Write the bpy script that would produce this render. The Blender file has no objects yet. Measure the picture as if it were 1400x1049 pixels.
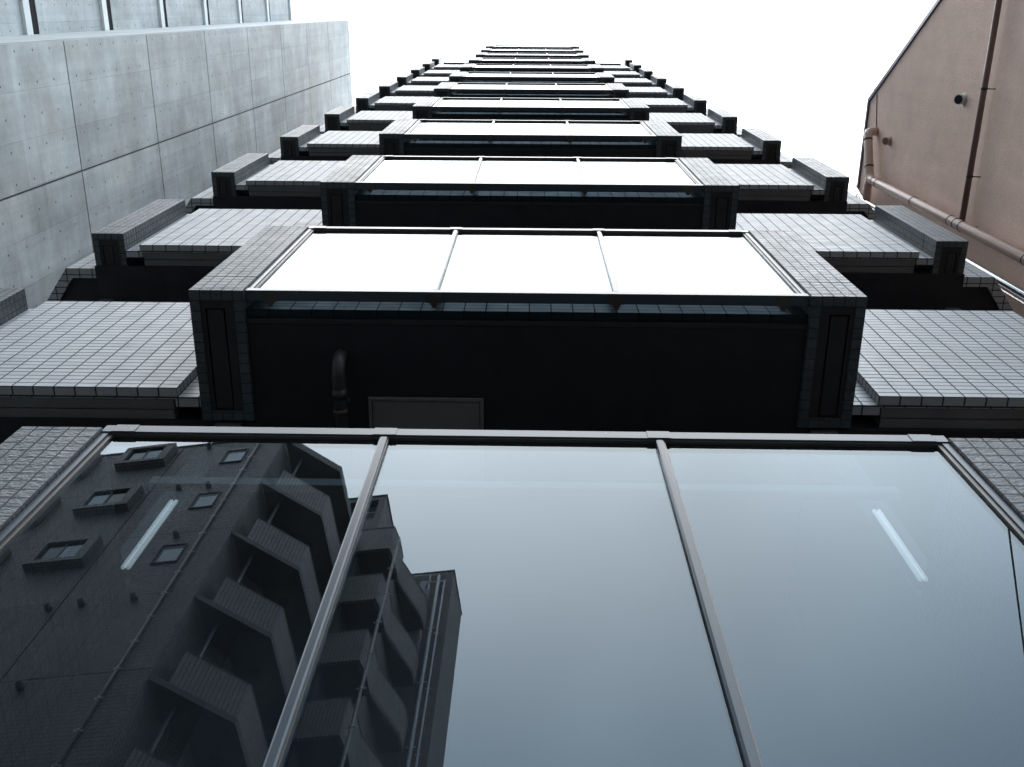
import bpy, math, random
from mathutils import Matrix, Vector
random.seed(7)
S = bpy.context.scene
C = S.collection
R = math.radians

# ------------------------------------------------------------------ camera
EYE = 1.6                                   # eye height above the pavement; every height below is given relative to the eye
cd = bpy.data.cameras.new('camera'); cam = bpy.data.objects.new('camera', cd); C.objects.link(cam)
right = Vector((0.99978932, -0.00493269, 0.01992436))
down = Vector((0.01160869, 0.93642169, -0.35068456))
fwd = Vector((-0.01692778, 0.35084198, 0.93628167))
m = Matrix((right, -down, -fwd)).transposed().to_4x4()
m.translation = (0, 0, EYE)
cam.matrix_world = m
cd.sensor_fit = 'HORIZONTAL'; cd.sensor_width = 36.0; cd.lens = 35.357
cd.clip_start = 0.05; cd.clip_end = 2000
S.camera = cam

# ------------------------------------------------------------------ overcast sky, weak veiled sun, exposure
SUN = Vector((-0.102, -0.254, 0.962)).normalized()
w = bpy.data.worlds.new('World'); S.world = w; w.use_nodes = True
nt = w.node_tree; nt.nodes.clear()
out = nt.nodes.new('ShaderNodeOutputWorld'); bg = nt.nodes.new('ShaderNodeBackground')
sky = nt.nodes.new('ShaderNodeTexSky'); sky.sky_type = 'NISHITA'; sky.sun_disc = False
sky.sun_elevation = math.asin(SUN.z); sky.sun_rotation = math.atan2(SUN.x, SUN.y) % (2 * math.pi)
tc = nt.nodes.new('ShaderNodeTexCoord'); sep = nt.nodes.new('ShaderNodeSeparateXYZ')
ramp = nt.nodes.new('ShaderNodeValToRGB'); mul = nt.nodes.new('ShaderNodeMix'); mul.data_type = 'RGBA'
cl = ramp.color_ramp.elements; ramp.color_ramp.interpolation = 'B_SPLINE'
cl[0].position = 0.0; cl[0].color = (0.24, 0.27, 0.30, 1)
cl[1].position = 1.0; cl[1].color = (1.0, 1.01, 1.02, 1)
e = cl.new(0.60); e.color = (0.175, 0.265, 0.36, 1)
e = cl.new(0.74); e.color = (0.34, 0.455, 0.565, 1)
e = cl.new(0.90); e.color = (1.0, 1.015, 1.03, 1)
noi = nt.nodes.new('ShaderNodeTexNoise'); noi.inputs['Scale'].default_value = 1.9; noi.inputs['Detail'].default_value = 3
mr = nt.nodes.new('ShaderNodeMapRange'); mr.inputs['From Min'].default_value = 0.3; mr.inputs['From Max'].default_value = 0.7; mr.inputs['To Min'].default_value = 0.80; mr.inputs['To Max'].default_value = 1.18
sc = nt.nodes.new('ShaderNodeVectorMath'); sc.operation = 'SCALE'
sc2 = nt.nodes.new('ShaderNodeVectorMath'); sc2.operation = 'SCALE'; sc2.inputs['Scale'].default_value = 16.0
L = nt.links.new
L(tc.outputs['Generated'], sep.inputs[0]); L(sep.outputs['Z'], ramp.inputs['Fac'])
L(tc.outputs['Generated'], noi.inputs['Vector']); L(noi.outputs['Fac'], mr.inputs['Value'])
L(ramp.outputs['Color'], sc.inputs[0]); L(mr.outputs['Result'], sc.inputs['Scale']); L(sc.outputs[0], sc2.inputs[0])
mul.inputs['Factor'].default_value = 0.9
L(sky.outputs['Color'], mul.inputs['A']); L(sc2.outputs[0], mul.inputs['B'])
L(mul.outputs['Result'], bg.inputs['Color']); bg.inputs['Strength'].default_value = 0.1
L(bg.outputs[0], out.inputs['Surface'])
sl = bpy.data.lights.new('sun', 'SUN'); sl.energy = 0.5; sl.angle = R(150); sl.color = (1.0, 0.985, 0.965)
so = bpy.data.objects.new('sun', sl); C.objects.link(so)
so.rotation_euler = SUN.to_track_quat('Z', 'Y').to_euler(); so.location = (0, -10, 60)
S.view_settings.view_transform = 'Standard'; S.view_settings.look = 'None'
S.view_settings.gamma = 1.0; S.view_settings.exposure = 1.55
S.cycles.max_bounces = 8; S.cycles.transparent_max_bounces = 12

# ------------------------------------------------------------------ materials
class NT:
    def __init__(s, name):
        s.m = bpy.data.materials.new(name); s.m.use_nodes = True; s.t = s.m.node_tree
        s.b = s.t.nodes['Principled BSDF']
    def n(s, kind, **kw):
        nd = s.t.nodes.new(kind)
        for k, v in kw.items():
            if hasattr(nd, k): setattr(nd, k, v)
        return nd
    def l(s, a, b): s.t.links.new(a, b)
    def math(s, op, a, b=None, c=None):
        nd = s.n('ShaderNodeMath', operation=op)
        for i, v in enumerate((a, b, c)):
            if v is None: continue
            if isinstance(v, (int, float)): nd.inputs[i].default_value = v
            else: s.l(v, nd.inputs[i])
        return nd.outputs[0]
    def noise(s, scale, detail=4, rough=0.55, vec=None, stretch=None, coord='Object'):
        t = s.n('ShaderNodeTexCoord'); v = t.outputs[coord]
        if stretch:
            mp = s.n('ShaderNodeMapping'); mp.inputs['Scale'].default_value = stretch; s.l(v, mp.inputs['Vector']); v = mp.outputs[0]
        nz = s.n('ShaderNodeTexNoise'); nz.inputs['Scale'].default_value = scale
        nz.inputs['Detail'].default_value = detail; nz.inputs['Roughness'].default_value = rough
        s.l(v, nz.inputs['Vector']); return nz.outputs['Fac']
    def rng(s, f, a, b, lo=0.3, hi=0.7):
        nd = s.n('ShaderNodeMapRange'); s.l(f, nd.inputs['Value'])
        nd.inputs['From Min'].default_value = lo; nd.inputs['From Max'].default_value = hi
        nd.inputs['To Min'].default_value = a; nd.inputs['To Max'].default_value = b; return nd.outputs[0]
    def scale(s, col, f):
        nd = s.n('ShaderNodeVectorMath', operation='SCALE')
        if isinstance(col, tuple): nd.inputs[0].default_value = col[:3]
        else: s.l(col, nd.inputs[0])
        if isinstance(f, float): nd.inputs['Scale'].default_value = f
        else: s.l(f, nd.inputs['Scale'])
        return nd.outputs[0]
    def mix(s, f, a, b):
        nd = s.n('ShaderNodeMix', data_type='RGBA')
        for k, v in (('Factor', f), ('A', a), ('B', b)):
            sock = [i for i in nd.inputs if i.name == k and (i.type == ('VALUE' if k == 'Factor' else 'RGBA'))][0]
            if isinstance(v, tuple): sock.default_value = v
            elif isinstance(v, float): sock.default_value = v
            else: s.l(v, sock)
        return [o for o in nd.outputs if o.type == 'RGBA'][0]
    def bump(s, h, strength, dist, prev=None):
        nd = s.n('ShaderNodeBump'); nd.inputs['Strength'].default_value = strength; nd.inputs['Distance'].default_value = dist
        s.l(h, nd.inputs['Height'])
        if prev: s.l(prev, nd.inputs['Normal'])
        return nd.outputs[0]

def plain(name, col, rough=0.5, metal=0.0, var=0.12, nscale=6.0, bump=0.0, spec=0.5):
    q = NT(name); f = q.noise(nscale, 5)
    q.l(q.scale(tuple(col) + (1,), q.rng(f, 1 - var, 1 + var)), q.b.inputs['Base Color'])
    q.l(q.rng(q.noise(nscale * 3, 3), rough - 0.5 * var, rough + 0.5 * var), q.b.inputs['Roughness'])
    q.b.inputs['Metallic'].default_value = metal
    q.b.inputs['Specular IOR Level'].default_value = spec
    if bump: q.l(q.bump(q.noise(nscale * 12, 4), bump, 0.004), q.b.inputs['Normal'])
    return q.m

def tile(name, w_, h_, col, mortar, var=0.10, joint=0.006, rough=0.3, bump=0.5, rock=0.0, spec=0.5, grime=0.12, sheen=0.0):
    q = NT(name)
    uv = q.n('ShaderNodeTexCoord').outputs['UV']
    br = q.n('ShaderNodeTexBrick'); br.offset = 0.0; br.squash = 1.0; br.offset_frequency = 1; br.squash_frequency = 1
    br.inputs['Scale'].default_value = 1.0; br.inputs['Brick Width'].default_value = w_; br.inputs['Row Height'].default_value = h_
    br.inputs['Mortar Size'].default_value = joint * 0.5; br.inputs['Mortar Smooth'].default_value = 0.15
    br.inputs['Bias'].default_value = 0.0
    br.inputs['Color1'].default_value = tuple(c * (1 - var) for c in col) + (1,)
    br.inputs['Color2'].default_value = tuple(c * (1 + var) for c in col) + (1,)
    br.inputs['Mortar'].default_value = tuple(mortar) + (1,)
    q.l(uv, br.inputs['Vector'])
    dirt = q.rng(q.noise(1.3, 6, 0.6), 1 - grime, 1 + grime)
    fine = q.rng(q.noise(45, 3), 0.94, 1.06)
    q.l(q.scale(br.outputs['Color'], q.math('MULTIPLY', dirt, fine)), q.b.inputs['Base Color'])
    inv = q.math('SUBTRACT', 1.0, br.outputs['Fac'])
    q.l(q.math('ADD', q.math('MULTIPLY', br.outputs['Fac'], 0.5), q.rng(q.noise(9, 3), rough - 0.06, rough + 0.08)), q.b.inputs['Roughness'])
    nrm = q.bump(inv, bump, 0.003)
    if rock:
        # every tile has its own split face: low-frequency relief that is cut at the joints
        t = q.n('ShaderNodeTexCoord').outputs['Object']
        vo = q.n('ShaderNodeTexNoise'); vo.inputs['Scale'].default_value = 38; vo.inputs['Detail'].default_value = 4; vo.inputs['Roughness'].default_value = 0.55
        mp = q.n('ShaderNodeMapping'); mp.inputs['Scale'].default_value = (1.0, 1.0, 2.2); q.l(t, mp.inputs['Vector']); q.l(mp.outputs[0], vo.inputs['Vector'])
        nrm = q.bump(q.math('MULTIPLY', vo.outputs['Fac'], inv), rock, 0.02, nrm)
    q.l(nrm, q.b.inputs['Normal'])
    q.b.inputs['Specular IOR Level'].default_value = spec
    return q.m

def concrete(name, col, z0, y0, holes=True):
    q = NT(name)
    uv = q.n('ShaderNodeTexCoord').outputs['UV']; sp = q.n('ShaderNodeSeparateXYZ'); q.l(uv, sp.inputs[0])
    u, v = sp.outputs[0], sp.outputs[1]
    zz = q.math('FLOORED_MODULO', q.math('SUBTRACT', v, z0), 3.0)
    yy = q.math('SUBTRACT', u, y0)
    # tie-rod holes on a 0.4625 x 0.375 lattice
    dz = q.math('SUBTRACT', q.math('FLOORED_MODULO', q.math('SUBTRACT', zz, 0.02), 0.4625), 0.23125)
    dy = q.math('SUBTRACT', q.math('FLOORED_MODULO', q.math('ADD', yy, 0.1075), 0.375), 0.1875)
    rr = q.math('SQRT', q.math('ADD', q.math('POWER', dz, 2.0), q.math('POWER', dy, 2.0)))
    hole = q.math('LESS_THAN', rr, 0.0155 if holes else -1.0)
    # formwork board seams
    s1 = q.math('LESS_THAN', q.math('ABSOLUTE', q.math('SUBTRACT', zz, 1.86)), 0.004)
    s2 = q.math('LESS_THAN', q.math('FLOORED_MODULO', q.math('ADD', yy, 0.035), 0.565), 0.007)
    seam = q.math('MAXIMUM', s1, s2)
    brk = q.rng(q.noise(3.0, 4), 0.1, 1.0, 0.35, 0.6)
    seam = q.math('MULTIPLY', seam, brk)
    # each formwork sheet has a slightly different tone
    cz = q.math('ADD', q.math('FLOOR', q.math('DIVIDE', q.math('SUBTRACT', v, z0), 1.5)), 0.37)
    cy = q.math('FLOOR', q.math('DIVIDE', q.math('ADD', yy, 0.035), 0.565))
    cmb = q.n('ShaderNodeCombineXYZ'); q.l(cz, cmb.inputs[0]); q.l(cy, cmb.inputs[1])
    wn = q.n('ShaderNodeTexWhiteNoise'); wn.noise_dimensions = '3D'; q.l(cmb.outputs[0], wn.inputs['Vector'])
    sheet = q.rng(wn.outputs['Value'], 0.90, 1.08, 0.0, 1.0)
    cloud = q.rng(q.noise(1.1, 9, 0.7), 0.70, 1.20)
    streak = q.rng(q.noise(1.6, 5, 0.6, stretch=(1, 0.35, 4.0)), 0.90, 1.08)
    pits = q.rng(q.noise(26, 4, 0.7), 0.94, 1.05)
    runs = q.rng(q.noise(2.6, 5, 0.6, stretch=(1, 2.5, 0.12)), 0.88, 1.06)
    sheet = q.math('MULTIPLY', sheet, runs)
    tone = q.math('MULTIPLY', q.math('MULTIPLY', sheet, cloud), q.math('MULTIPLY', streak, pits))
    base = q.scale(tuple(col) + (1,), tone)
    warm = q.mix(q.rng(q.noise(0.7, 4), 0.0, 0.5, 0.45, 0.75), base, q.scale((col[0] * 1.03, col[1] * 0.99, col[2] * 0.88, 1), tone))
    c2 = q.mix(q.math('MULTIPLY', seam, 0.45), warm, (0.10, 0.105, 0.10, 1))
    c3 = q.mix(q.math('MULTIPLY', hole, q.rng(q.noise(2.0, 3), 0.65, 0.95)), c2, (0.05, 0.055, 0.06, 1))
    q.l(c3, q.b.inputs['Base Color'])
    q.b.inputs['Roughness'].default_value = 0.62
    q.b.inputs['Specular IOR Level'].default_value = 0.35
    hgt = q.math('SUBTRACT', q.math('MULTIPLY', q.noise(14, 5), 0.12), q.math('MAXIMUM', hole, q.math('MULTIPLY', seam, 0.5)))
    q.l(q.bump(hgt, 0.5, 0.006), q.b.inputs['Normal'])
    return q.m

def glass(name, tint=(0.62, 0.70, 0.72), ior=1.52):
    q = NT(name); q.t.nodes.remove(q.b)
    o = q.t.nodes['Material Output']
    geo = q.n('ShaderNodeNewGeometry'); fr = q.n('ShaderNodeFresnel')
    io = q.n('ShaderNodeMapRange'); io.inputs['To Min'].default_value = ior; io.inputs['To Max'].default_value = 1 / ior
    q.l(geo.outputs['Backfacing'], io.inputs['Value']); q.l(io.outputs[0], fr.inputs['IOR'])
    tr = q.n('ShaderNodeBsdfTransparent'); tr.inputs['Color'].default_value = tuple(tint) + (1,)
    gl = q.n('ShaderNodeBsdfGlossy'); gl.inputs['Roughness'].default_value = 0.0; gl.inputs['Color'].default_value = (0.86, 0.95, 1.0, 1)
    mx = q.n('ShaderNodeMixShader'); q.l(fr.outputs[0], mx.inputs[0]); q.l(tr.outputs[0], mx.inputs[1]); q.l(gl.outputs[0], mx.inputs[2])
    # a thin film of dust with rain runs
    df = q.n('ShaderNodeBsdfDiffuse'); df.inputs['Color'].default_value = (0.45, 0.47, 0.48, 1)
    dust = q.math('MULTIPLY', q.rng(q.noise(2.2, 6, 0.65), 0.3, 1.0), q.rng(q.noise(9.0, 5, 0.6, stretch=(1.0, 1.0, 0.08)), 0.4, 1.2))
    m2 = q.n('ShaderNodeMixShader'); q.l(q.math('MULTIPLY', dust, 0.018), m2.inputs[0]); q.l(mx.outputs[0], m2.inputs[1]); q.l(df.outputs[0], m2.inputs[2])
    q.l(m2.outputs[0], o.inputs['Surface'])
    return q.m

def glow(name, col, strength):
    q = NT(name); q.b.inputs['Base Color'].default_value = tuple(col) + (1,)
    q.b.inputs['Emission Color'].default_value = tuple(col) + (1,); q.b.inputs['Emission Strength'].default_value = strength
    return q.m

M = dict(
    pier=tile('split_face_grey_tile', 0.05, 0.05, (0.066, 0.084, 0.094), (0.042, 0.040, 0.040), var=0.13, joint=0.006, rough=0.34, rock=0.55, spec=0.55, grime=0.16),
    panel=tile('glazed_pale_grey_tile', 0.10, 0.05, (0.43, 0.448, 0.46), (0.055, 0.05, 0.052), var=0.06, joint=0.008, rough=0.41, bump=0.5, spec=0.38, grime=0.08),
    spandrel=tile('shade_darkened_tile', 0.10, 0.05, (0.014, 0.024, 0.028), (0.008, 0.008, 0.008), var=0.1, joint=0.006, rough=0.35, spec=0.25, grime=0.12),  # panel tile darkened; the rail underside's dark reflection is put into the colour
    soffit=plain('near_black_soffit', (0.016, 0.017, 0.022), 0.7, var=0.2, nscale=2.0),  # one even near-black base colour for the soffits
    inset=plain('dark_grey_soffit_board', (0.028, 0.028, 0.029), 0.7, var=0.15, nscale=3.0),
    edge=plain('grey_rendered_slab_edge', (0.15, 0.15, 0.15), 0.75, var=0.12, nscale=4.0, bump=0.15),
    hatch=plain('pale_painted_steel_hatch', (0.19, 0.185, 0.175), 0.5, var=0.08, nscale=2.0),
    alu=plain('anodised_aluminium', (0.062, 0.078, 0.094), 0.26, 0.0, var=0.03, nscale=2, spec=0.32),
    alu_dark=plain('bronze_gasket_metal', (0.10, 0.09, 0.08), 0.4, 0.6, var=0.1),
    pvc=plain('dark_grey_drain_plastic', (0.04, 0.04, 0.043), 0.45, var=0.1),
    brass=plain('worn_brass_clamp', (0.09, 0.07, 0.05), 0.5, 0.3, var=0.2, nscale=20),
    core=plain('dark_grey_back_wall', (0.07, 0.072, 0.078), 0.7, var=0.15, nscale=1.5),
    glass=glass('clear_glass', (0.40, 0.47, 0.52)),
    glow=glow('streak_glow', (1.0, 0.95, 0.88), 0.30),  # emission for the added strips, no known fitting
    concA=concrete('board_marked_concrete', (0.59, 0.605, 0.59), 1.79, 0.445),
    concB=concrete('pale_board_marked_concrete', (0.52, 0.55, 0.55), 1.70, 0.3),
    conc_dark=plain('concrete_joint', (0.09, 0.095, 0.10), 0.8),
    white_conc=plain('white_and_skylit_concrete', (0.82, 0.84, 0.83), 0.55, var=0.10, nscale=1.2),  # white ledges, and the return wall with its sky brightness in the colour
    slot=plain('black_window_slot', (0.010, 0.010, 0.013), 0.7, spec=0.1),
    pvc_pink=plain('brown_pink_pipe_plastic', (0.58, 0.41, 0.335), 0.32, var=0.07, nscale=3),
    pvc_brown=plain('dark_brown_pipe_plastic', (0.17, 0.108, 0.09), 0.38, var=0.1, nscale=3),
    clip=plain('dark_pipe_band_metal', (0.05, 0.045, 0.045), 0.4, 0.5),
    steel=plain('bright_steel', (0.75, 0.75, 0.76), 0.2, 0.95, var=0.08),
    trim=plain('blue_grey_roof_trim', (0.10, 0.10, 0.15), 0.4, 0.3),
    whitecap=plain('white_vent_plastic', (0.72, 0.72, 0.70), 0.4),
    black=plain('black_vent_opening', (0.008, 0.008, 0.008), 0.8),
    opp=tile('brown_grey_mosaic_tile', 0.06, 0.12, (0.32, 0.288, 0.262), (0.045, 0.042, 0.04), var=0.16, joint=0.013, rough=0.5, bump=0.3, spec=0.35, grime=0.16),
    opp_front=tile('lighter_brown_grey_mosaic_tile', 0.10, 0.05, (0.46, 0.425, 0.395), (0.08, 0.075, 0.07), var=0.10, joint=0.014, rough=0.5, bump=0.3, spec=0.3, grime=0.10),
    opp_edge=plain('grey_tile_coping', (0.14, 0.135, 0.13), 0.6),
    opp_soffit=plain('grey_brown_balcony_soffit', (0.15, 0.145, 0.14), 0.8, var=0.1),
    opp_dark=plain('dark_recess_wall', (0.085, 0.085, 0.09), 0.7),
    opp_drain=plain('brown_grey_drainpipe_plastic', (0.17, 0.165, 0.16), 0.35),
    opp_pipe=plain('grey_drainpipe_plastic', (0.24, 0.25, 0.25), 0.35),
    duct=plain('pale_galvanised_duct', (0.45, 0.47, 0.49), 0.4),
    white_pipe=plain('pale_grey_pipe_plastic', (0.80, 0.81, 0.82), 0.35),
    sash=plain('black_window_sash', (0.03, 0.03, 0.032), 0.4, 0.3),
    dark_glass=plain('dark_window_glass', (0.02, 0.024, 0.028), 0.08, var=0.0),
    frosted=plain('frosted_window_glass', (0.50, 0.56, 0.60), 0.4, var=0.06),
    blind=plain('pale_drawn_blind', (0.70, 0.74, 0.77), 0.7),
    asphalt=plain('asphalt', (0.036, 0.036, 0.037), 0.85, var=0.2, nscale=8, bump=0.5),
    paving=tile('concrete_paving', 0.30, 0.30, (0.035, 0.035, 0.034), (0.02, 0.02, 0.02), var=0.1, joint=0.008, rough=0.7),
    ground=plain('compacted_ground', (0.04, 0.038, 0.035), 0.9, var=0.2, nscale=2),
    kerb=plain('kerb_concrete', (0.25, 0.25, 0.24), 0.8),
    paint=plain('white_road_paint', (0.70, 0.70, 0.68), 0.6, var=0.15, nscale=10),
    wire=plain('black_cable_sheath', (0.02, 0.02, 0.022), 0.5),
)
# stucco with a fine sprayed grain and broad stains
q = NT('brown_pink_stucco')
st = q.math('MULTIPLY', q.rng(q.noise(0.55, 6, 0.6), 0.86, 1.12), q.rng(q.noise(5.0, 6, 0.65), 0.93, 1.07))
st = q.math('MULTIPLY', st, q.rng(q.noise(90, 3, 0.6), 0.92, 1.08))
stk = q.rng(q.noise(1.5, 4, 0.6, stretch=(1, 3.5, 0.35)), 0.93, 1.06)
q.l(q.scale((0.70, 0.50, 0.405, 1), q.math('MULTIPLY', st, stk)), q.b.inputs['Base Color'])
q.b.inputs['Roughness'].default_value = 0.75; q.b.inputs['Specular IOR Level'].default_value = 0.3
q.l(q.bump(q.noise(55, 5, 0.65), 0.55, 0.012), q.b.inputs['Normal'])
M['stucco'] = q.m

# ------------------------------------------------------------------ mesh building
class MB:
    """collects boxes, prisms and tubes (metres) and links them as one mesh with metric UVs"""
    def __init__(s, uv=(0, 0, 0)): s.v = []; s.f = []; s.uv0 = Vector(uv); s.sm = []
    def box(s, x0, x1, y0, y1, z0, z1):
        b = len(s.v)
        s.v += [(x, y, z) for z in (z0, z1) for y in (y0, y1) for x in (x0, x1)]
        for f in ((0, 2, 3, 1), (4, 5, 7, 6), (0, 1, 5, 4), (2, 6, 7, 3), (0, 4, 6, 2), (1, 3, 7, 5)):
            s.f.append([b + i for i in f]); s.sm.append(False)
        return s
    def prism(s, poly, z0, z1):
        """poly: list of (x, y) counter-clockwise"""
        a = sum(poly[i][0] * poly[(i + 1) % len(poly)][1] - poly[(i + 1) % len(poly)][0] * poly[i][1] for i in range(len(poly)))
        if a < 0: poly = poly[::-1]
        b = len(s.v); n = len(poly)
        s.v += [(x, y, z0) for x, y in poly] + [(x, y, z1) for x, y in poly]
        s.f.append([b + i for i in range(n)][::-1]); s.f.append([b + n + i for i in range(n)])
        for i in range(n):
            j = (i + 1) % n; s.f.append([b + i, b + j, b + n + j, b + n + i])
        s.sm += [False] * (n + 2); return s
    def prism_x(s, poly, x0, x1):
        """poly: list of (y, z), extruded along x"""
        a = sum(poly[i][0] * poly[(i + 1) % len(poly)][1] - poly[(i + 1) % len(poly)][0] * poly[i][1] for i in range(len(poly)))
        if a < 0: poly = poly[::-1]
        b = len(s.v); n = len(poly)
        s.v += [(x0, y, z) for y, z in poly] + [(x1, y, z) for y, z in poly]
        s.f.append([b + i for i in range(n)][::-1]); s.f.append([b + n + i for i in range(n)])
        for i in range(n):
            j = (i + 1) % n; s.f.append([b + i, b + j, b + n + j, b + n + i])
        s.sm += [False] * (n + 2); return s
    def tube(s, pts, r, n=16, caps=True):
        pts = [Vector(p) for p in pts]; b = len(s.v); fr = None
        for i, p in enumerate(pts):
            t = (pts[min(i + 1, len(pts) - 1)] - pts[max(i - 1, 0)]).normalized()
            if fr is None:
                a = Vector((0, 0, 1)) if abs(t.z) < 0.9 else Vector((1, 0, 0)); fr = t.cross(a).normalized()
            else: fr = (fr - t * fr.dot(t)).normalized()
            g = t.cross(fr)
            for k in range(n):
                an = 2 * math.pi * k / n; s.v.append(tuple(p + (fr * math.cos(an) + g * math.sin(an)) * r))
        for i in range(len(pts) - 1):
            for k in range(n):
                k2 = (k + 1) % n
                s.f.append([b + i * n + k, b + i * n + k2, b + (i + 1) * n + k2, b + (i + 1) * n + k]); s.sm.append(True)
        if caps:
            s.f.append([b + k for k in range(n)][::-1]); s.f.append([b + (len(pts) - 1) * n + k for k in range(n)]); s.sm += [False, False]
        return s
    def build(s, name, mat, parent=None, off=(0, 0, 0), bevel=0.0):
        off = Vector(off)
        me = bpy.data.meshes.new(name); me.from_pydata([tuple(Vector(p) - off) for p in s.v], [], s.f); me.update()
        uvl = me.uv_layers.new(name='UVMap')
        for p in me.polygons:
            nn = p.normal
            if abs(nn.z) > 0.7:
                for li in p.loop_indices:
                    c = me.vertices[me.loops[li].vertex_index].co + off - s.uv0; uvl.data[li].uv = (c.x, c.y)
            else:
                t = Vector((-nn.y, nn.x, 0)); t.normalize()
                if (t.x if abs(t.x) > abs(t.y) else t.y) < 0: t = -t
                for li in p.loop_indices:
                    c = me.vertices[me.loops[li].vertex_index].co + off - s.uv0; uvl.data[li].uv = (c.dot(t), c.z)
        me.polygons.foreach_set('use_smooth', s.sm)
        me.materials.append(mat)
        o = bpy.data.objects.new(name, me); C.objects.link(o)
        if parent is not None: o.parent = parent
        if bevel:
            bv = o.modifiers.new('bevel', 'BEVEL'); bv.width = bevel; bv.segments = 2; bv.limit_method = 'ANGLE'
        return o

def thing(name, label, cat, loc, rz=0.0, group=None):
    o = bpy.data.objects.new(name, None); C.objects.link(o); o.location = loc; o.rotation_euler = (0, 0, rz)
    o.empty_display_size = 0.3; o['label'] = label; o['category'] = cat
    if group: o['group'] = group
    return o
def struct(o): o['kind'] = 'structure'; return o
def copy_part(o, dz):
    """a copy of a part with copies of its sub-parts, lifted by dz"""
    c = o.copy(); C.objects.link(c); c.location = Vector(o.location) + Vector((0, 0, dz))
    for ch in list(o.children):
        g = ch.copy(); C.objects.link(g); g.parent = c
    return c
def arc(c, r, a0, a1, ux, uy, n=7):
    c = Vector(c); ux = Vector(ux); uy = Vector(uy)
    return [c + ux * (r * math.cos(a0 + (a1 - a0) * i / n)) + uy * (r * math.sin(a0 + (a1 - a0) * i / n)) for i in range(n + 1)]

# ------------------------------------------------------------------ ground
G = -EYE
def ground_piece(name, mat, x0, x1, y0, y1, z0, z1):
    o = MB().box(x0, x1, y0, y1, z0 + EYE, z1 + EYE).build(name, mat); return struct(o)
ground_piece('ground', M['ground'], -200, 200, -200, 200, G - 0.6, G - 0.125)
ground_piece('road', M['asphalt'], -200, 200, -8.2, -1.6, G - 0.122, G - 0.11)
ground_piece('pavement', M['paving'], -200, 200, -1.4, 14, G - 0.122, G)
ground_piece('pavement', M['paving'], -200, 200, -14.0, -8.4, G - 0.122, G)
ground_piece('kerb', M['kerb'], -200, 200, -1.598, -1.402, G - 0.122, G + 0.004)
ground_piece('kerb', M['kerb'], -200, 200, -8.398, -8.202, G - 0.122, G + 0.004)
ground_piece('road_marking', M['paint'], -200, 200, -2.3, -2.15, G - 0.109, G - 0.105)

# ------------------------------------------------------------------ apartment tower
H = 3.0067
TB = (0.0, 1.7, 0.0)                         # base of the tower on the pavement
OFF = (0.0, 1.7, -EYE)
tower = thing('apartment_tower', 'tall grey tiled apartment tower with stacked glass fronted balconies rising straight overhead', 'apartment building', TB)
def P(mb, name, mat, parent=None, bevel=0.0):
    return mb.build(name, M[mat], parent if parent is not None else tower, OFF if parent is None else OFF, bevel)

def pier(x0, x1, y0, y1, z0, z1, name='parapet_pier'):
    b = MB((x0, y0, z0)); e = 0.048
    zj = z0 + 0.25
    # bottom ring of tiles round a sunk board, then the body with one open joint
    b.box(x0, x1, y0, y0 + e, z0, z0 + 0.03); b.box(x0, x1, y1 - e, y1, z0, z0 + 0.03)
    b.box(x0, x0 + e, y0 + e, y1 - e, z0, z0 + 0.03); b.box(x1 - e, x1, y0 + e, y1 - e, z0, z0 + 0.03)
    b.box(x0, x1, y0, y1, z0 + 0.03, zj - 0.003)
    b.box(x0 + 0.008, x1 - 0.008, y0 + 0.008, y1 - 0.008, zj - 0.003, zj + 0.003)
    b.box(x0, x1, y0, y1, zj + 0.003, z1)
    o = P(b, name, 'pier', bevel=0.003)
    xm0, xm1 = x0 + 0.075, x1 - 0.10 if x0 < 0 else x1 - 0.075
    if x0 > 0: xm0 = x0 + 0.10
    ya, yb = y0 + 0.095, y1 - 0.062
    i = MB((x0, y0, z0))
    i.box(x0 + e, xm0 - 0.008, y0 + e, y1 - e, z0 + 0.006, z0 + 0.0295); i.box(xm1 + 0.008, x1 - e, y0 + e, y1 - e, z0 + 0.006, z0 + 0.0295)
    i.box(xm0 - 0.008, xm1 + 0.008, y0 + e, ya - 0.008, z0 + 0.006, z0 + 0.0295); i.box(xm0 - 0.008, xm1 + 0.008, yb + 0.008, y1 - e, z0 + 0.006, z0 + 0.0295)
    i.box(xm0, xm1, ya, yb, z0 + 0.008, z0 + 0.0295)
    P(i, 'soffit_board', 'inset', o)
    return o

def side_parapet(sg, xa, xb, xn0, xn1):
    """glazed parapet: proud tile panel (xa..xb) on a set-back parapet (xn0..xn1) with two slab edges below"""
    z0, z1 = 1.4175, 2.878; zj = z0 + 0.25
    b = MB((xa, 1.70, z0))
    b.box(xa, xb, 1.70, 1.745, z0, zj - 0.003); b.box(xa + 0.006, xb - 0.006, 1.706, 1.745, zj - 0.003, zj + 0.003); b.box(xa, xb, 1.70, 1.745, zj + 0.003, z1)
    o = P(b, 'side_parapet', 'panel', bevel=0.002)
    n = MB((xn0, 1.7, z0))
    n.box(xn0, xn1, 1.747, 1.757, z0, z1 - 0.004)
    n.box(xn0, xa + 0.012, 1.757, 1.80, z0 + 0.002, z1 - 0.004); n.box(xb - 0.012, xn1, 1.757, 1.80, z0 + 0.002, z1 - 0.004)
    P(n, 'recessed_parapet', 'panel', o)
    s = MB((xa, 1.7, z0))
    s.box(xa + 0.02, xb - 0.022, 1.760, 1.811, z0 + 0.003, z0 + 0.30)
    s.box(xa + 0.022, xb - 0.026, 1.8165, 1.862, z0 + 0.003, z0 + 0.30)
    s.box(xa + 0.03, xb - 0.03, 1.811, 1.8165, z0 + 0.02, z0 + 0.30)
    P(s, 'slab_edge', 'edge', o, bevel=0.004)
    return o

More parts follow.
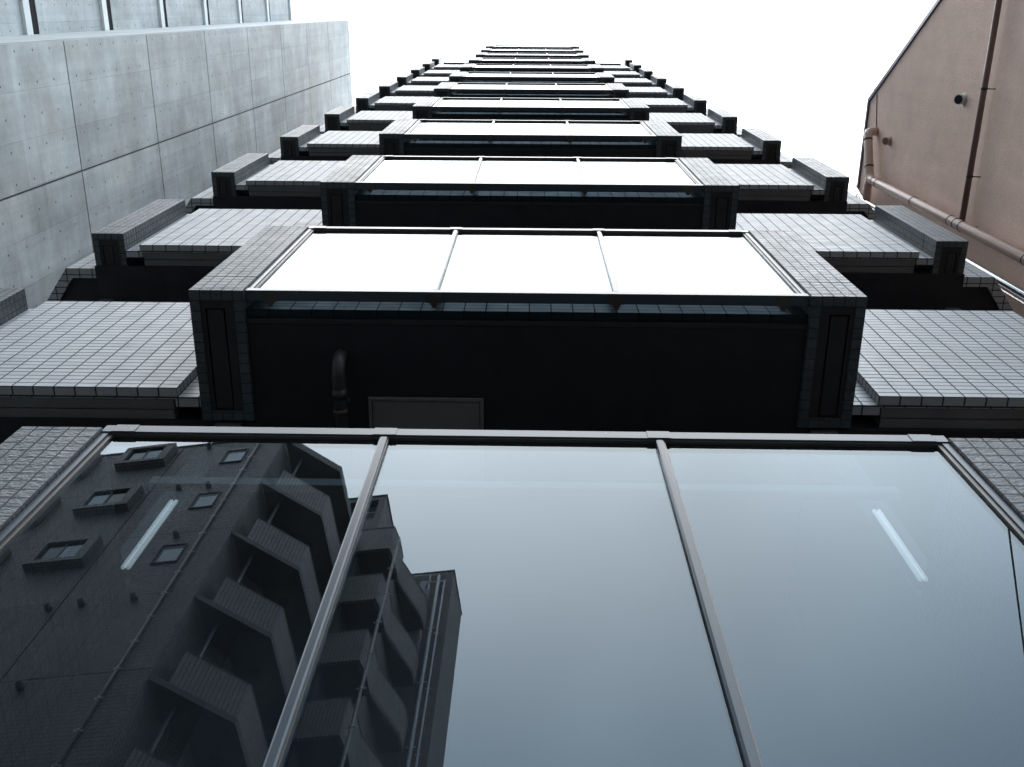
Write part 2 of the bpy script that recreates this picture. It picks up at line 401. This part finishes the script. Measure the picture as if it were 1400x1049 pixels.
def corner_parapet(mx):
    """chamfered corner parapet beyond the outer pier, mx mirrors it to the right"""
    z0, z1 = 1.424, 2.862
    f = (lambda x: x) if not mx else (lambda x: -0.058 - x)
    outer = [(f(-3.316), 1.889), (f(-3.551), 1.889), (f(-3.90), 2.375), (f(-3.90), 2.79)]
    inner = [(f(-3.82), 2.79), (f(-3.82), 2.40), (f(-3.51), 1.965), (f(-3.316), 1.965)]
    b = MB((outer[1][0], 1.889, z0)).prism(outer + inner, z0, z1)
    o = P(b, 'corner_parapet', 'panel', bevel=0.002)
    s = MB().prism([(x, y) for x, y in inner] + [(f(-3.316), 2.79)], z0 + 0.03, z0 + 0.18)
    P(s, 'corner_soffit', 'soffit', o)
    return o

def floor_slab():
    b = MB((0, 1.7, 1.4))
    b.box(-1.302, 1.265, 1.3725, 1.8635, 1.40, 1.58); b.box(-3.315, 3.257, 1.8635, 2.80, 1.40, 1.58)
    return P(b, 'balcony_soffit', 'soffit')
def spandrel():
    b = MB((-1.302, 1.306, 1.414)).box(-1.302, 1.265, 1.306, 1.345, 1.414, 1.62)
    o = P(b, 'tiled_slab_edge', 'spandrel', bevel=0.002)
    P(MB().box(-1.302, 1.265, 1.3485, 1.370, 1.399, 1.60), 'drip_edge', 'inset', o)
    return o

XM = (-0.437, 0.395)
def balustrade(zb=1.412):
    b = MB((0, 1.2, 1.4))
    b.box(-1.302, 1.265, 1.217, 1.264, 2.792, 2.840)                       # top rail
    for x in (-1.235, XM[0], XM[1], 1.19): b.box(x - 0.035, x + 0.035, 1.2148, 1.2168, 2.7905, 2.8415)   # joint sleeves
    b.box(-1.302, 1.265, 1.2165, 1.266, zb, zb + 0.04)                       # bottom rail
    for s_, x in ((1, -1.300), (-1, 1.263)):
        x0, x1 = sorted((x, x + s_ * 0.022)); b.box(x0, x1, 1.2205, 1.264, zb + 0.041, 2.790)
    o = P(b, 'balustrade', 'alu', bevel=0.004)
    t = MB()
    for s_, x in ((1, -1.277), (-1, 1.240)):
        x0, x1 = sorted((x, x + s_ * 0.013)); t.box(x0, x1, 1.2255, 1.262, zb + 0.042, 2.789)
    t.box(-1.264, 1.227, 1.2235, 1.263, 2.786, 2.7915)
    P(t, 'glazing_bead', 'alu_dark', o)
    for x in XM:
        q_ = MB().box(x - 0.0125, x + 0.0125, 1.2175, 1.2635, zb + 0.0415, 2.7855)
        P(q_, 'mullion', 'alu', o, bevel=0.0055)
        P(MB().box(x + 0.0128, x + 0.0155, 1.2235, 1.2630, zb + 0.042, 2.785), 'gasket', 'alu_dark', o)
    for x0, x1 in ((-1.263, XM[0] - 0.013), (XM[0] + 0.016, XM[1] - 0.013), (XM[1] + 0.016, 1.226)):
        P(MB().box(x0, x1, 1.2335, 1.2405, zb + 0.0405, 2.786), 'glass_pane', 'glass', o)
    for x in (-1.19, XM[0], XM[1], 1.15):
        k_ = MB().box(x - 0.034, x + 0.034, 1.2245, 1.2675, zb - 0.002, zb - 0.0005).box(x - 0.017, x + 0.017, 1.2677, 1.279, zb - 0.004, zb + 0.012).box(x - 0.011, x + 0.011, 1.2792, 1.290, zb - 0.004, zb + 0.012)
        P(k_, 'bracket', 'alu_dark', o, bevel=0.003)
    return o

centre = [pier(-1.552, -1.302, 1.2106, 1.852, 1.384, 2.81), pier(1.265, 1.515, 1.2106, 1.852, 1.384, 2.81)]
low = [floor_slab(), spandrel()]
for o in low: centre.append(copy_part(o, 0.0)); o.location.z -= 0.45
centre.append(balustrade()); bal0 = balustrade(0.95)
outer = [pier(-3.314, -3.073, 1.6163, 2.105, 1.422, 2.864), pier(3.0188, 3.2564, 1.6163, 2.105, 1.422, 2.864)]
sides = [side_parapet(-1, -2.959, -1.671, -3.071, -1.50), side_parapet(1, 1.6415, 2.905, 1.47, 3.017), corner_parapet(False), corner_parapet(True)]
lift = centre[2:]                             # built at the lowest storey, moved up to the top one after copying
for k in range(1, 12):
    for o in centre + outer: (copy_part(o, k * H) if not (k == 11 and o in lift) else None)
    if k < 11:
        for o in sides: copy_part(o, k * H)
for o in lift: o.location.z += 11 * H
# body of the tower behind the balconies
b = MB().box(-3.9, 3.842, 2.803, 9.0, G, 34.3)
for x in (-1.43, 1.39): b.box(x - 0.06, x + 0.06, 1.866, 2.803, G, 34.0)
for x in (-3.25, 3.2): b.box(x - 0.05, x + 0.05, 2.12, 2.803, G, 34.0)
P(b, 'back_wall', 'core')
P(MB().box(-2.94, -1.56, 1.72, 2.80, 34.56, 34.66).box(1.52, 2.89, 1.72, 2.80, 34.56, 34.66), 'roof_slab', 'edge')
P(MB().box(-1.30, 1.262, 1.27, 2.80, 35.8, 35.86), 'roof_cap', 'edge')
# ground storey
b = MB()
for x in (-3.2, -1.43, 1.39, 3.14): b.box(x - 0.2, x + 0.2, 1.95, 2.35, G, 1.39)
P(b, 'ground_floor_column', 'core')
# drain pipe and access hatch under the second balcony
zb = 1.40 + H
pts = [(-0.875, 1.52, zb + 0.02), (-0.875, 1.52, zb - 0.015)] + arc((-0.875, 1.59, zb - 0.02), 0.07, math.pi, 1.5 * math.pi, (0, 1, 0), (0, 0, 1))[1:] + [(-0.875, 2.2, zb - 0.09)]
dp = P(MB().tube(pts, 0.031, 18), 'drain_pipe', 'pvc')
P(MB().tube([(-0.875, 1.652, zb - 0.09), (-0.875, 1.70, zb - 0.09)], 0.034, 18), 'pipe_socket', 'pvc', dp)
P(MB().tube([(-0.875, 1.752, zb - 0.09), (-0.875, 1.772, zb - 0.09)], 0.0345, 18), 'pipe_clamp', 'brass', dp)
P(MB().box(-0.8405, -0.828, 1.700, 1.716, zb - 0.10, zb - 0.08), 'clamp_bolt', 'brass', dp)
x0, x1, y0 = -0.757, -0.213, 1.725
hf = MB()
hf.box(x0, x1, y0, y0 + 0.016, zb - 0.014, zb - 0.001).box(x0, x0 + 0.016, y0 + 0.016, y0 + 0.50, zb - 0.014, zb - 0.001).box(x1 - 0.016, x1, y0 + 0.016, y0 + 0.50, zb - 0.014, zb - 0.001).box(x0, x1, y0 + 0.50, y0 + 0.516, zb - 0.014, zb - 0.001)
h_ = P(hf, 'access_hatch', 'hatch', bevel=0.002)
P(MB().box(x0 + 0.020, x1 - 0.020, y0 + 0.020, y0 + 0.496, zb - 0.010, zb - 0.001), 'hatch_panel', 'hatch', h_)
# inner handrail behind the lowest glass
P(MB().box(-1.302, 1.265, 1.535, 1.565, 3.085, 3.135), 'inner_rail', 'edge')

# two upright glowing strips, added to give bright streaks behind the lowest glass
for x, s_, lab in ((-1.172, 'left', 'slim upright white lamp added behind the left pane of the lowest glass'),
                   (1.142, 'right', 'slim upright white lamp added behind the right pane of the lowest glass')):
    t = thing('upright_glow', lab, 'glow', (x, 1.55, 2.535 + EYE), 0, 'upright glowing strips added behind the lowest glass')
    MB().box(-0.012, 0.012, -0.004, 0.03, 0.01, 0.42).build('strip_backing', M['sash'], t)
    MB().box(-0.014, -0.002, -0.016, -0.0045, 0.0, 0.43).build('glow_bar', M['glow'], t, bevel=0.004)
    MB().box(0.002, 0.014, -0.016, -0.0045, 0.0, 0.43).build('glow_bar', M['glow'], t, bevel=0.004)

# ------------------------------------------------------------------ concrete building on the left
cb = thing('concrete_building', 'grey board marked concrete building with tie holes left of the tower', 'building', (-9.0, 4.0, 0.0))
CO = (-9.0, 4.0, -EYE)
def Q(mb, name, mat, parent=None, bevel=0.0): return mb.build(name, M[mat], cb if parent is None else parent, CO, bevel)
ys = [0.445, 2.135, 3.83, 5.5, 7.2, 8.9, 10.6, 12.3]
zs = [G] + [1.79 + 3 * k for k in range(0, 12)] + [35.53]
b = MB(); gp = 0.014
for i in range(len(ys) - 1):
    for j in range(len(zs) - 1):
        b.box(-6.42, -6.15, ys[i] + (gp if i else 0), ys[i + 1] - gp, zs[j] + gp, zs[j + 1] - gp)
Q(b, 'side_wall', 'concA')
Q(MB().box(-12.0, -6.42, 0.47, 12.3, G, 35.5).box(-6.42, -6.172, 0.48, 12.28, G, 35.45), 'wall_core', 'conc_dark')
Q(MB().box(-7.84, -6.423, 0.4445, 0.47, G, 35.53), 'return_wall', 'white_conc')  # street face whitened, the bright sky light on it put into the colour
b = MB()
lv = [1.69 + 3.0 * k for k in range(0, 12)]
for k, z in enumerate([G - 0.4] + lv[:-1]):
    z1 = ([G] + lv)[k + 1]
    b.box(-8.1, -7.83, -1.2, 0.4435, z + 0.06 if k else G, z1 - 0.46)
Q(b, 'set_back_wall', 'concB')
Q(MB().box(-11.9, -8.1, -1.19, 0.40, G, 34.75), 'wing_core', 'slot')
for z in lv:
    l_ = Q(MB().box(-8.1, -7.778, -1.25, 0.4437, z - 0.46, z - 0.26), 'floor_ledge', 'white_conc')
    Q(MB().box(-8.09, -7.84, -1.2, 0.4425, z - 0.26, z + 0.06), 'window_slot', 'slot', l_)

# ------------------------------------------------------------------ stucco building on the right
pb = thing('stucco_building', 'brown pink stucco building with a sloping roof edge and outside pipes right of the tower', 'building', (7.5, 2.8, 0.0))
PO = (7.5, 2.8, -EYE)
def T(mb, name, mat, parent=None, bevel=0.0): return mb.build(name, M[mat], pb if parent is None else parent, PO, bevel)
prof = [(-0.45, G), (6.0, G), (6.0, 14.88), (1.24, 14.88), (-0.45, 12.18)]
T(MB().prism_x(prof, 4.80, 10.0), 'wall', 'stucco')
tr = MB().prism_x([(1.232, 14.883), (6.05, 14.883), (6.05, 14.94), (1.205, 14.94)], 4.775, 10.02).prism_x([(-0.5, 12.105), (1.231, 14.883), (1.204, 14.94), (-0.53, 12.15)], 4.775, 10.02)
T(tr, 'roof_trim', 'trim')
XP = 4.66; XD = 4.705
# soil stack: elbow out of the wall, slanted leg, long vertical pipe
pts = [(4.80, 1.60, 14.42), (4.72, 1.60, 14.42)] + [(4.675, 1.61, 14.40), (4.66, 1.64, 14.37)] + [(XP, 2.08, 14.13), (XP, 2.16, 14.08), (XP, 2.195, 14.0), (XP, 2.20, 13.9), (XP, 2.20, G)]
dpp = T(MB().tube(pts, 0.058, 20), 'downpipe', 'pvc_pink')
T(MB().tube([(XP, 2.20, 14.06), (XP, 2.30, 14.10), (XP, 2.40, 14.10), (XP, 2.62, 14.09)], 0.055, 18), 'branch_pipe', 'pvc_pink', dpp)
for z in (13.86, 13.70, 12.35, 11.18, 11.02, 10.86, 9.35, 7.8, 6.2, 4.6, 3.0, 1.4):
    T(MB().tube([(XP, 2.20, z - 0.012), (XP, 2.20, z + 0.012)], 0.0615, 20), 'pipe_band', 'clip', dpp)
for z in (12.35, 10.82, 9.35, 7.8, 6.2, 4.6):
    T(MB().box(XP + 0.05, 4.80, 2.19, 2.21, z - 0.008, z + 0.008), 'wall_stay', 'clip', dpp)
a_, b_ = Vector((XP, 1.72, 14.33)), Vector((XP, 2.05, 14.147)); dd = (b_ - a_).normalized()
for c_ in (Vector((XP, 1.70, 14.338)), Vector((XP, 2.04, 14.152))): T(MB().tube([c_ - dd * 0.012, c_ + dd * 0.012], 0.0612, 20), 'pipe_band', 'clip', dpp)
cp = T(MB().tube([(XD, -0.45, 10.97), (XD, 2.16, 11.0)], 0.032, 18), 'branch_drain', 'pvc_brown')
for y in (-0.2, 0.774, 1.68):
    z = 10.97 + 0.03 * (y + 0.45) / 2.6
    T(MB().tube([(XD, y - 0.012, z), (XD, y + 0.012, z)], 0.036, 18).tube([(XD + 0.0, y, z - 0.036), (4.80, y, z - 0.05)], 0.006, 8), 'pipe_bracket', 'clip', cp)
sp_ = T(MB().tube([(4.62, 2.30, 14.9), (4.62, 2.52, 14.02), (4.62, 2.50, 13.9), (4.62, 2.50, G)], 0.034, 16), 'steel_pipe', 'steel')
T(MB().tube([(4.62, 2.57, 13.6), (4.62, 2.57, G)], 0.011, 10), 'thin_pipe', 'steel', sp_)
T(MB().tube([(4.795, 1.05, 14.80), (4.795, 1.12, 14.62), (4.795, 1.55, 14.47)], 0.006, 8), 'wall_cable', 'pvc_brown')
def hood(y, z, r, mat, mat2, name):
    d_ = Vector((-0.80, 0, -0.60)); e0 = Vector((4.765, y, z)); e1 = e0 + d_ * 0.045
    v_ = MB().tube([(4.80, y, z), (4.788, y, z)], r * 1.3, 24).tube([(4.788, y, z), (4.775, y, z), e0 + Vector((0, 0, -0.002)), e1], r, 24)
    o = T(v_, name, mat)
    T(MB().tube([e1 + d_ * 0.0005, e1 + d_ * 0.004], r * 0.88, 24), 'vent_opening', mat2, o)
    return o
hood(0.94, 11.68, 0.056, 'whitecap', 'black', 'vent_cap'); hood(1.66, 13.86, 0.052, 'pvc_pink', 'pvc_brown', 'vent_cap')

# overhead cable fixed to the stucco building's street side
ca = [(4.86, -0.45, 10.6), (5.61, -3.27, 10.6)]
pts = []
for i in range(25):
    t_ = i / 24; y = -0.46 - t_ * 45; x = 4.86 + (-(y) - 0.46) * 0.283
    pts.append((x, y, 10.62 + EYE - 0.9 * math.sin(math.pi * t_) * 0.3))
o = MB().tube(pts, 0.012, 8).build('overhead_cable', M['wire']); o['label'] = 'thin black overhead cable mirrored in the right pane of the lowest glass'; o['category'] = 'cable'

# ------------------------------------------------------------------ apartment block across the street (seen mirrored in the lowest glass)
OB = (-8.414, -10.4, 0.0)
ob = thing('apartment_block', 'dark brown grey tiled apartment block with chamfered balconies mirrored in the lowest glass', 'apartment building', OB, R(7.5))
OO = (0, 0, -EYE)
def U(mb, name, mat, parent=None, bevel=0.0): return mb.build(name, M[mat], ob if parent is None else parent, OO, bevel)
# local axes: x along the street front, y towards the street (b metres behind the front = y of -b)
b = MB()
zj = [29.1 - 2.98 * k for k in range(0, 11)] + [G]
for i in range(len(zj) - 1):
    for a0, a1 in ((-14, -2.56), (-2.53, 0.75)):
        b.box(a0, a1, -0.16, 0.0, zj[i + 1] + 0.012, zj[i] - 0.012)
b.prism([(-14, -0.16), (0.72, -0.16), (0.72, -1.25), (1.2, -1.7), (1.2, -8), (-14, -8)], G, 29.05)
U(b, 'wall', 'opp')
U(MB().box(-14, 0.77, -0.2, 0.03, 29.09, 29.16), 'roof_coping', 'opp_edge')
# projecting window boxes and flush small windows
def window_box(a0, a1, z0, z1):
    f = MB((a0, 0, z0)); d0, d1, t_ = 0.002, 0.26, 0.17
    f.box(a0, a1, d0, d1, z0, z0 + t_).box(a0, a1, d0, d1, z1 - t_, z1).box(a0, a0 + t_ + 0.05, d0, d1, z0 + t_, z1 - t_).box(a1 - t_ - 0.1, a1, d0, d1, z0 + t_, z1 - t_)
    o = U(f, 'window_box', 'opp', bevel=0.01)
    s = MB(); i0, i1, j0, j1 = a0 + t_ + 0.05, a1 - t_ - 0.1, z0 + t_, z1 - t_; mid = (i0 + i1) / 2
    for x in (i0, mid - 0.02, i1 - 0.04): s.box(x, x + 0.04, 0.16, 0.205, j0, j1)
    s.box(i0 + 0.04, mid - 0.02, 0.16, 0.205, j0, j0 + 0.04).box(mid + 0.02, i1 - 0.04, 0.16, 0.205, j0, j0 + 0.04)
    s.box(i0 + 0.04, mid - 0.02, 0.16, 0.205, j1 - 0.04, j1).box(mid + 0.02, i1 - 0.04, 0.16, 0.205, j1 - 0.04, j1)
    U(s, 'sash', 'sash', o)
    U(MB().box(i0 + 0.04, i1 - 0.04, 0.17, 0.176, j0 + 0.04, j1 - 0.04), 'pane', 'dark_glass', o)
    if True:
        h0 = i0 + 0.05 if 24 < z0 < 26 else mid + 0.03
        U(MB().box(h0, h0 + (i1 - i0) / 2 - 0.09, 0.178, 0.186, j0 + 0.05, j0 + (j1 - j0) * 0.8), 'blind', 'blind', o)
    return o
for k in range(3):
    z = 27.73 - 2.965 * k
    window_box(-4.28, -2.71, z, z + 1.2); window_box(-6.75, -5.18, z - 0.3, z + 1.15)
    if k < 3:
        zz = 27.45 - 2.93 * k
        f = MB().box(-0.93, -0.25, 0.002, 0.05, zz - 0.03, zz).box(-0.93, -0.90, 0.002, 0.035, zz, zz + 0.86).box(-0.28, -0.25, 0.002, 0.035, zz, zz + 0.86).box(-0.93, -0.25, 0.002, 0.035, zz + 0.86, zz + 0.90)
        o = U(f, 'small_window', 'sash')
        U(MB().box(-0.80, -0.28, 0.003, 0.010, zz, zz + 0.66), 'pane', 'frosted', o)
        U(MB().box(-0.90, -0.28, 0.002, 0.006, zz + 0.67, zz + 0.86).box(-0.90, -0.81, 0.002, 0.006, zz, zz + 0.669), 'reveal_shade', 'sash', o)  # flat dark strips painting the shade of a recess at top and left
for a, z in ((-1.65, 28.8), (-1.64, 25.87), (-0.75, 25.84), (-0.71, 22.93), (-2.75, 19.9), (-1.97, 19.95), (-1.93, 16.88), (-0.72, 19.98)):
    o = U(MB().tube([(a, 0.0, z), (a, 0.16, z)], 0.085, 16), 'vent_cap', 'opp_pipe')
    U(MB().tube([(a, 0.1605, z - 0.01), (a, 0.164, z - 0.01)], 0.07, 16), 'vent_opening', 'black', o)
def drain(a, y, z1, r, mat, step=0.95, name='drainpipe'):
    o = U(MB().tube([(a, y, G), (a, y, z1)], r, 14), name, mat)
    z = z1 - 0.4
    while z > 12:
        U(MB().tube([(a, y, z - 0.015), (a, y, z + 0.015)], r * 1.12, 14).box(a - r * 2.6, a + r * 2.6, y - r * 0.5, y + r * 0.2, z - 0.016, z + 0.016), 'pipe_clip', 'white_pipe', o)
        z -= step
    return o
drain(0.0, 0.05, 29.0, 0.036, 'opp_drain')
# chamfered corner balconies
SL = [(0.79, -0.02), (2.29, -1.30), (2.31, -3.9), (1.2, -3.9), (1.2, -1.7), (0.76, -1.26)]
LP = [(0.79, -0.02), (2.29, -1.30), (2.31, -3.9), (2.22, -3.9), (2.20, -1.34), (0.83, -0.16)]
PO_ = [(1.08, -0.27), (2.29, -1.30), (2.31, -3.9), (2.20, -3.9), (2.18, -1.35), (1.02, -0.36)]
CO_ = [(1.065, -0.25), (2.30, -1.295), (2.325, -3.9), (2.19, -3.9), (2.17, -1.355), (1.01, -0.375)]
def corner_balcony(z, top=False):
    o = U(MB().prism([(x, y) for x, y in SL], z + 0.03, z + 0.18), 'corner_balcony', 'opp_soffit')
    U(MB((0, 0, z)).prism([(x * 1.0 + 0.004, y + 0.004) for x, y in LP], z, z + 0.16), 'slab_lip', 'opp_edge', o)
    if not top:
        U(MB((0, 0, z)).prism(PO_, z + 0.181, z + 1.24), 'parapet', 'opp_front', o)
        U(MB().prism(CO_, z + 1.241, z + 1.28), 'coping', 'opp_edge', o)
        U(MB().tube([(1.14, -0.75, z + 0.18), (1.14, -0.75, z + 2.98)], 0.045, 12), 'downpipe', 'opp_pipe', o)
        U(MB().tube([(1.7, -2.2, z + 0.028), (1.7, -2.2, z + 0.012)], 0.16, 20), 'ceiling_rose', 'opp_dark', o)
    return o
for k in range(9): corner_balcony(25.82 - 3 * k)
U(MB((0, 0, 28.8)).prism(SL, 28.82, 29.10), 'canopy', 'opp_soffit')
U(MB().prism([(x + 0.005, y + 0.005) for x, y in LP], 28.80, 29.16), 'canopy_edge', 'opp_edge')
# second wing with flat balconies
b = MB((0, 0, 0)).box(1.202, 3.30, -8, -5.2, G, 29.9).box(1.4, 2.86, -8.0, -4.25, 29.9, 32.3)
b.box(1.4, 1.6, -4.25, -4.0, 29.9, 32.3).box(2.62, 2.86, -4.25, -4.0, 29.9, 32.3).box(1.6, 2.62, -4.25, -4.0, 29.9, 30.65).box(1.6, 2.62, -4.25, -4.0, 32.03, 32.3)
U(b, 'rear_wing', 'opp')
U(MB().box(1.37, 2.89, -8, -3.97, 32.301, 32.37), 'rear_roof_coping', 'opp_edge')
U(MB().box(1.601, 2.619, -4.249, -4.20, 30.66, 32.02), 'rooftop_opening', 'opp_dark')
rl = MB().tube([(1.61, -4.05, 31.2), (2.61, -4.05, 31.2)], 0.02, 8).tube([(2.1, -4.05, 30.65), (2.1, -4.05, 31.2)], 0.02, 8)
U(rl, 'rooftop_railing', 'white_pipe')
for k in range(9):
    z = 28.47 - 2.97 * k
    o = U(MB().box(1.5, 3.46, -5.2, -4.02, z + 0.02, z + 0.16), 'flat_balcony', 'opp_soffit')
    U(MB((0, 0, z)).prism([(1.5, -4.0), (3.47, -4.0), (3.56, -4.5), (3.56, -5.2), (3.46, -5.2), (3.45, -4.5), (3.36, -4.11), (1.5, -4.11)], z, z + 1.38), 'parapet', 'opp_front', o)
    U(MB().prism([(1.5, -3.985), (3.48, -3.985), (3.575, -4.5), (3.575, -5.2), (3.45, -5.2), (3.44, -4.5), (3.35, -4.12), (1.5, -4.12)], z + 1.381, z + 1.42), 'coping', 'opp_edge', o)
    U(MB().box(2.3, 2.42, -5.19, -4.12, z - 1.5, z - 0.02), 'divider', 'opp_dark', o)
drain(3.70, -4.05, 29.15, 0.05, 'opp_pipe', 1.48)
# side balconies with slanted fronts beyond the drainpipe
b = MB().box(2.4, 3.302, -8.0, -5.19, G, 29.8); b.box(2.5, 4.63, -9.94, -8.0, G, 33.4)
U(b, 'end_wing', 'opp')
U(MB().box(2.48, 4.66, -9.97, -7.97, 33.401, 33.47), 'end_roof_coping', 'opp_edge')
for k in range(9):
    z = 29.0 - 2.97 * k
    o = U(MB().prism([(3.34, -5.07), (3.385, -5.56), (3.98, -7.05), (3.98, -7.6), (3.3, -7.6), (3.303, -5.1)], z + 0.02, z + 0.16), 'side_balcony', 'opp_soffit')
    U(MB((0, 0, z)).prism([(3.34, -5.07), (3.385, -5.56), (3.98, -7.05), (3.98, -7.6), (3.90, -7.6), (3.90, -7.09), (3.31, -5.58), (3.30, -5.2)], z, z + 1.33), 'parapet', 'opp_front', o)
    U(MB().prism([(3.35, -5.05), (3.40, -5.56), (3.995, -7.05), (3.995, -7.6), (3.89, -7.6), (3.89, -7.1), (3.30, -5.59), (3.29, -5.2)], z + 1.331, z + 1.37), 'coping', 'opp_edge', o)
drain(4.11, -7.9, 33.0, 0.06, 'white_pipe', 3.0, 'roof_downpipe'); drain(4.34, -7.93, 32.7, 0.035, 'white_pipe', 3.0, 'thin_downpipe')
U(MB().tube([(3.1, -7.9, 33.1), (3.75, -7.9, 33.1)], 0.045, 10).tube([(3.8, -7.9, 33.1), (4.4, -7.9, 33.1)], 0.045, 10).tube([(3.75, -7.9, 33.15), (3.80, -7.9, 32.6), (4.34, -7.93, 32.68)], 0.03, 10), 'roof_gutter', 'white_pipe')
rot = Matrix.Rotation(R(7.5), 4, 'Z')
for z, lab in ((30.75, 'upper grey metal duct box with bent pipe mirrored in the lowest glass'), (27.9, 'lower grey metal duct box with bent pipe mirrored in the lowest glass')):
    pl = Vector(OB) + (rot @ Vector((3.78, -7.99, 0))); pl.z = z + EYE
    t = thing('duct_box', lab, 'duct box', pl, R(7.5), 'duct boxes on the block across the street')
    MB().box(-0.26, 0.06, 0.0, 0.42, 0, 1.45).build('casing', M['duct'], t, bevel=0.02)
    MB().tube([(0.0, 0.43, 0.95), (0.05, 0.52, 1.0), (0.12, 0.52, 0.98), (0.14, 0.52, 0.85), (0.14, 0.52, 0.1)], 0.035, 12).build('bent_pipe', M['white_pipe'], t)
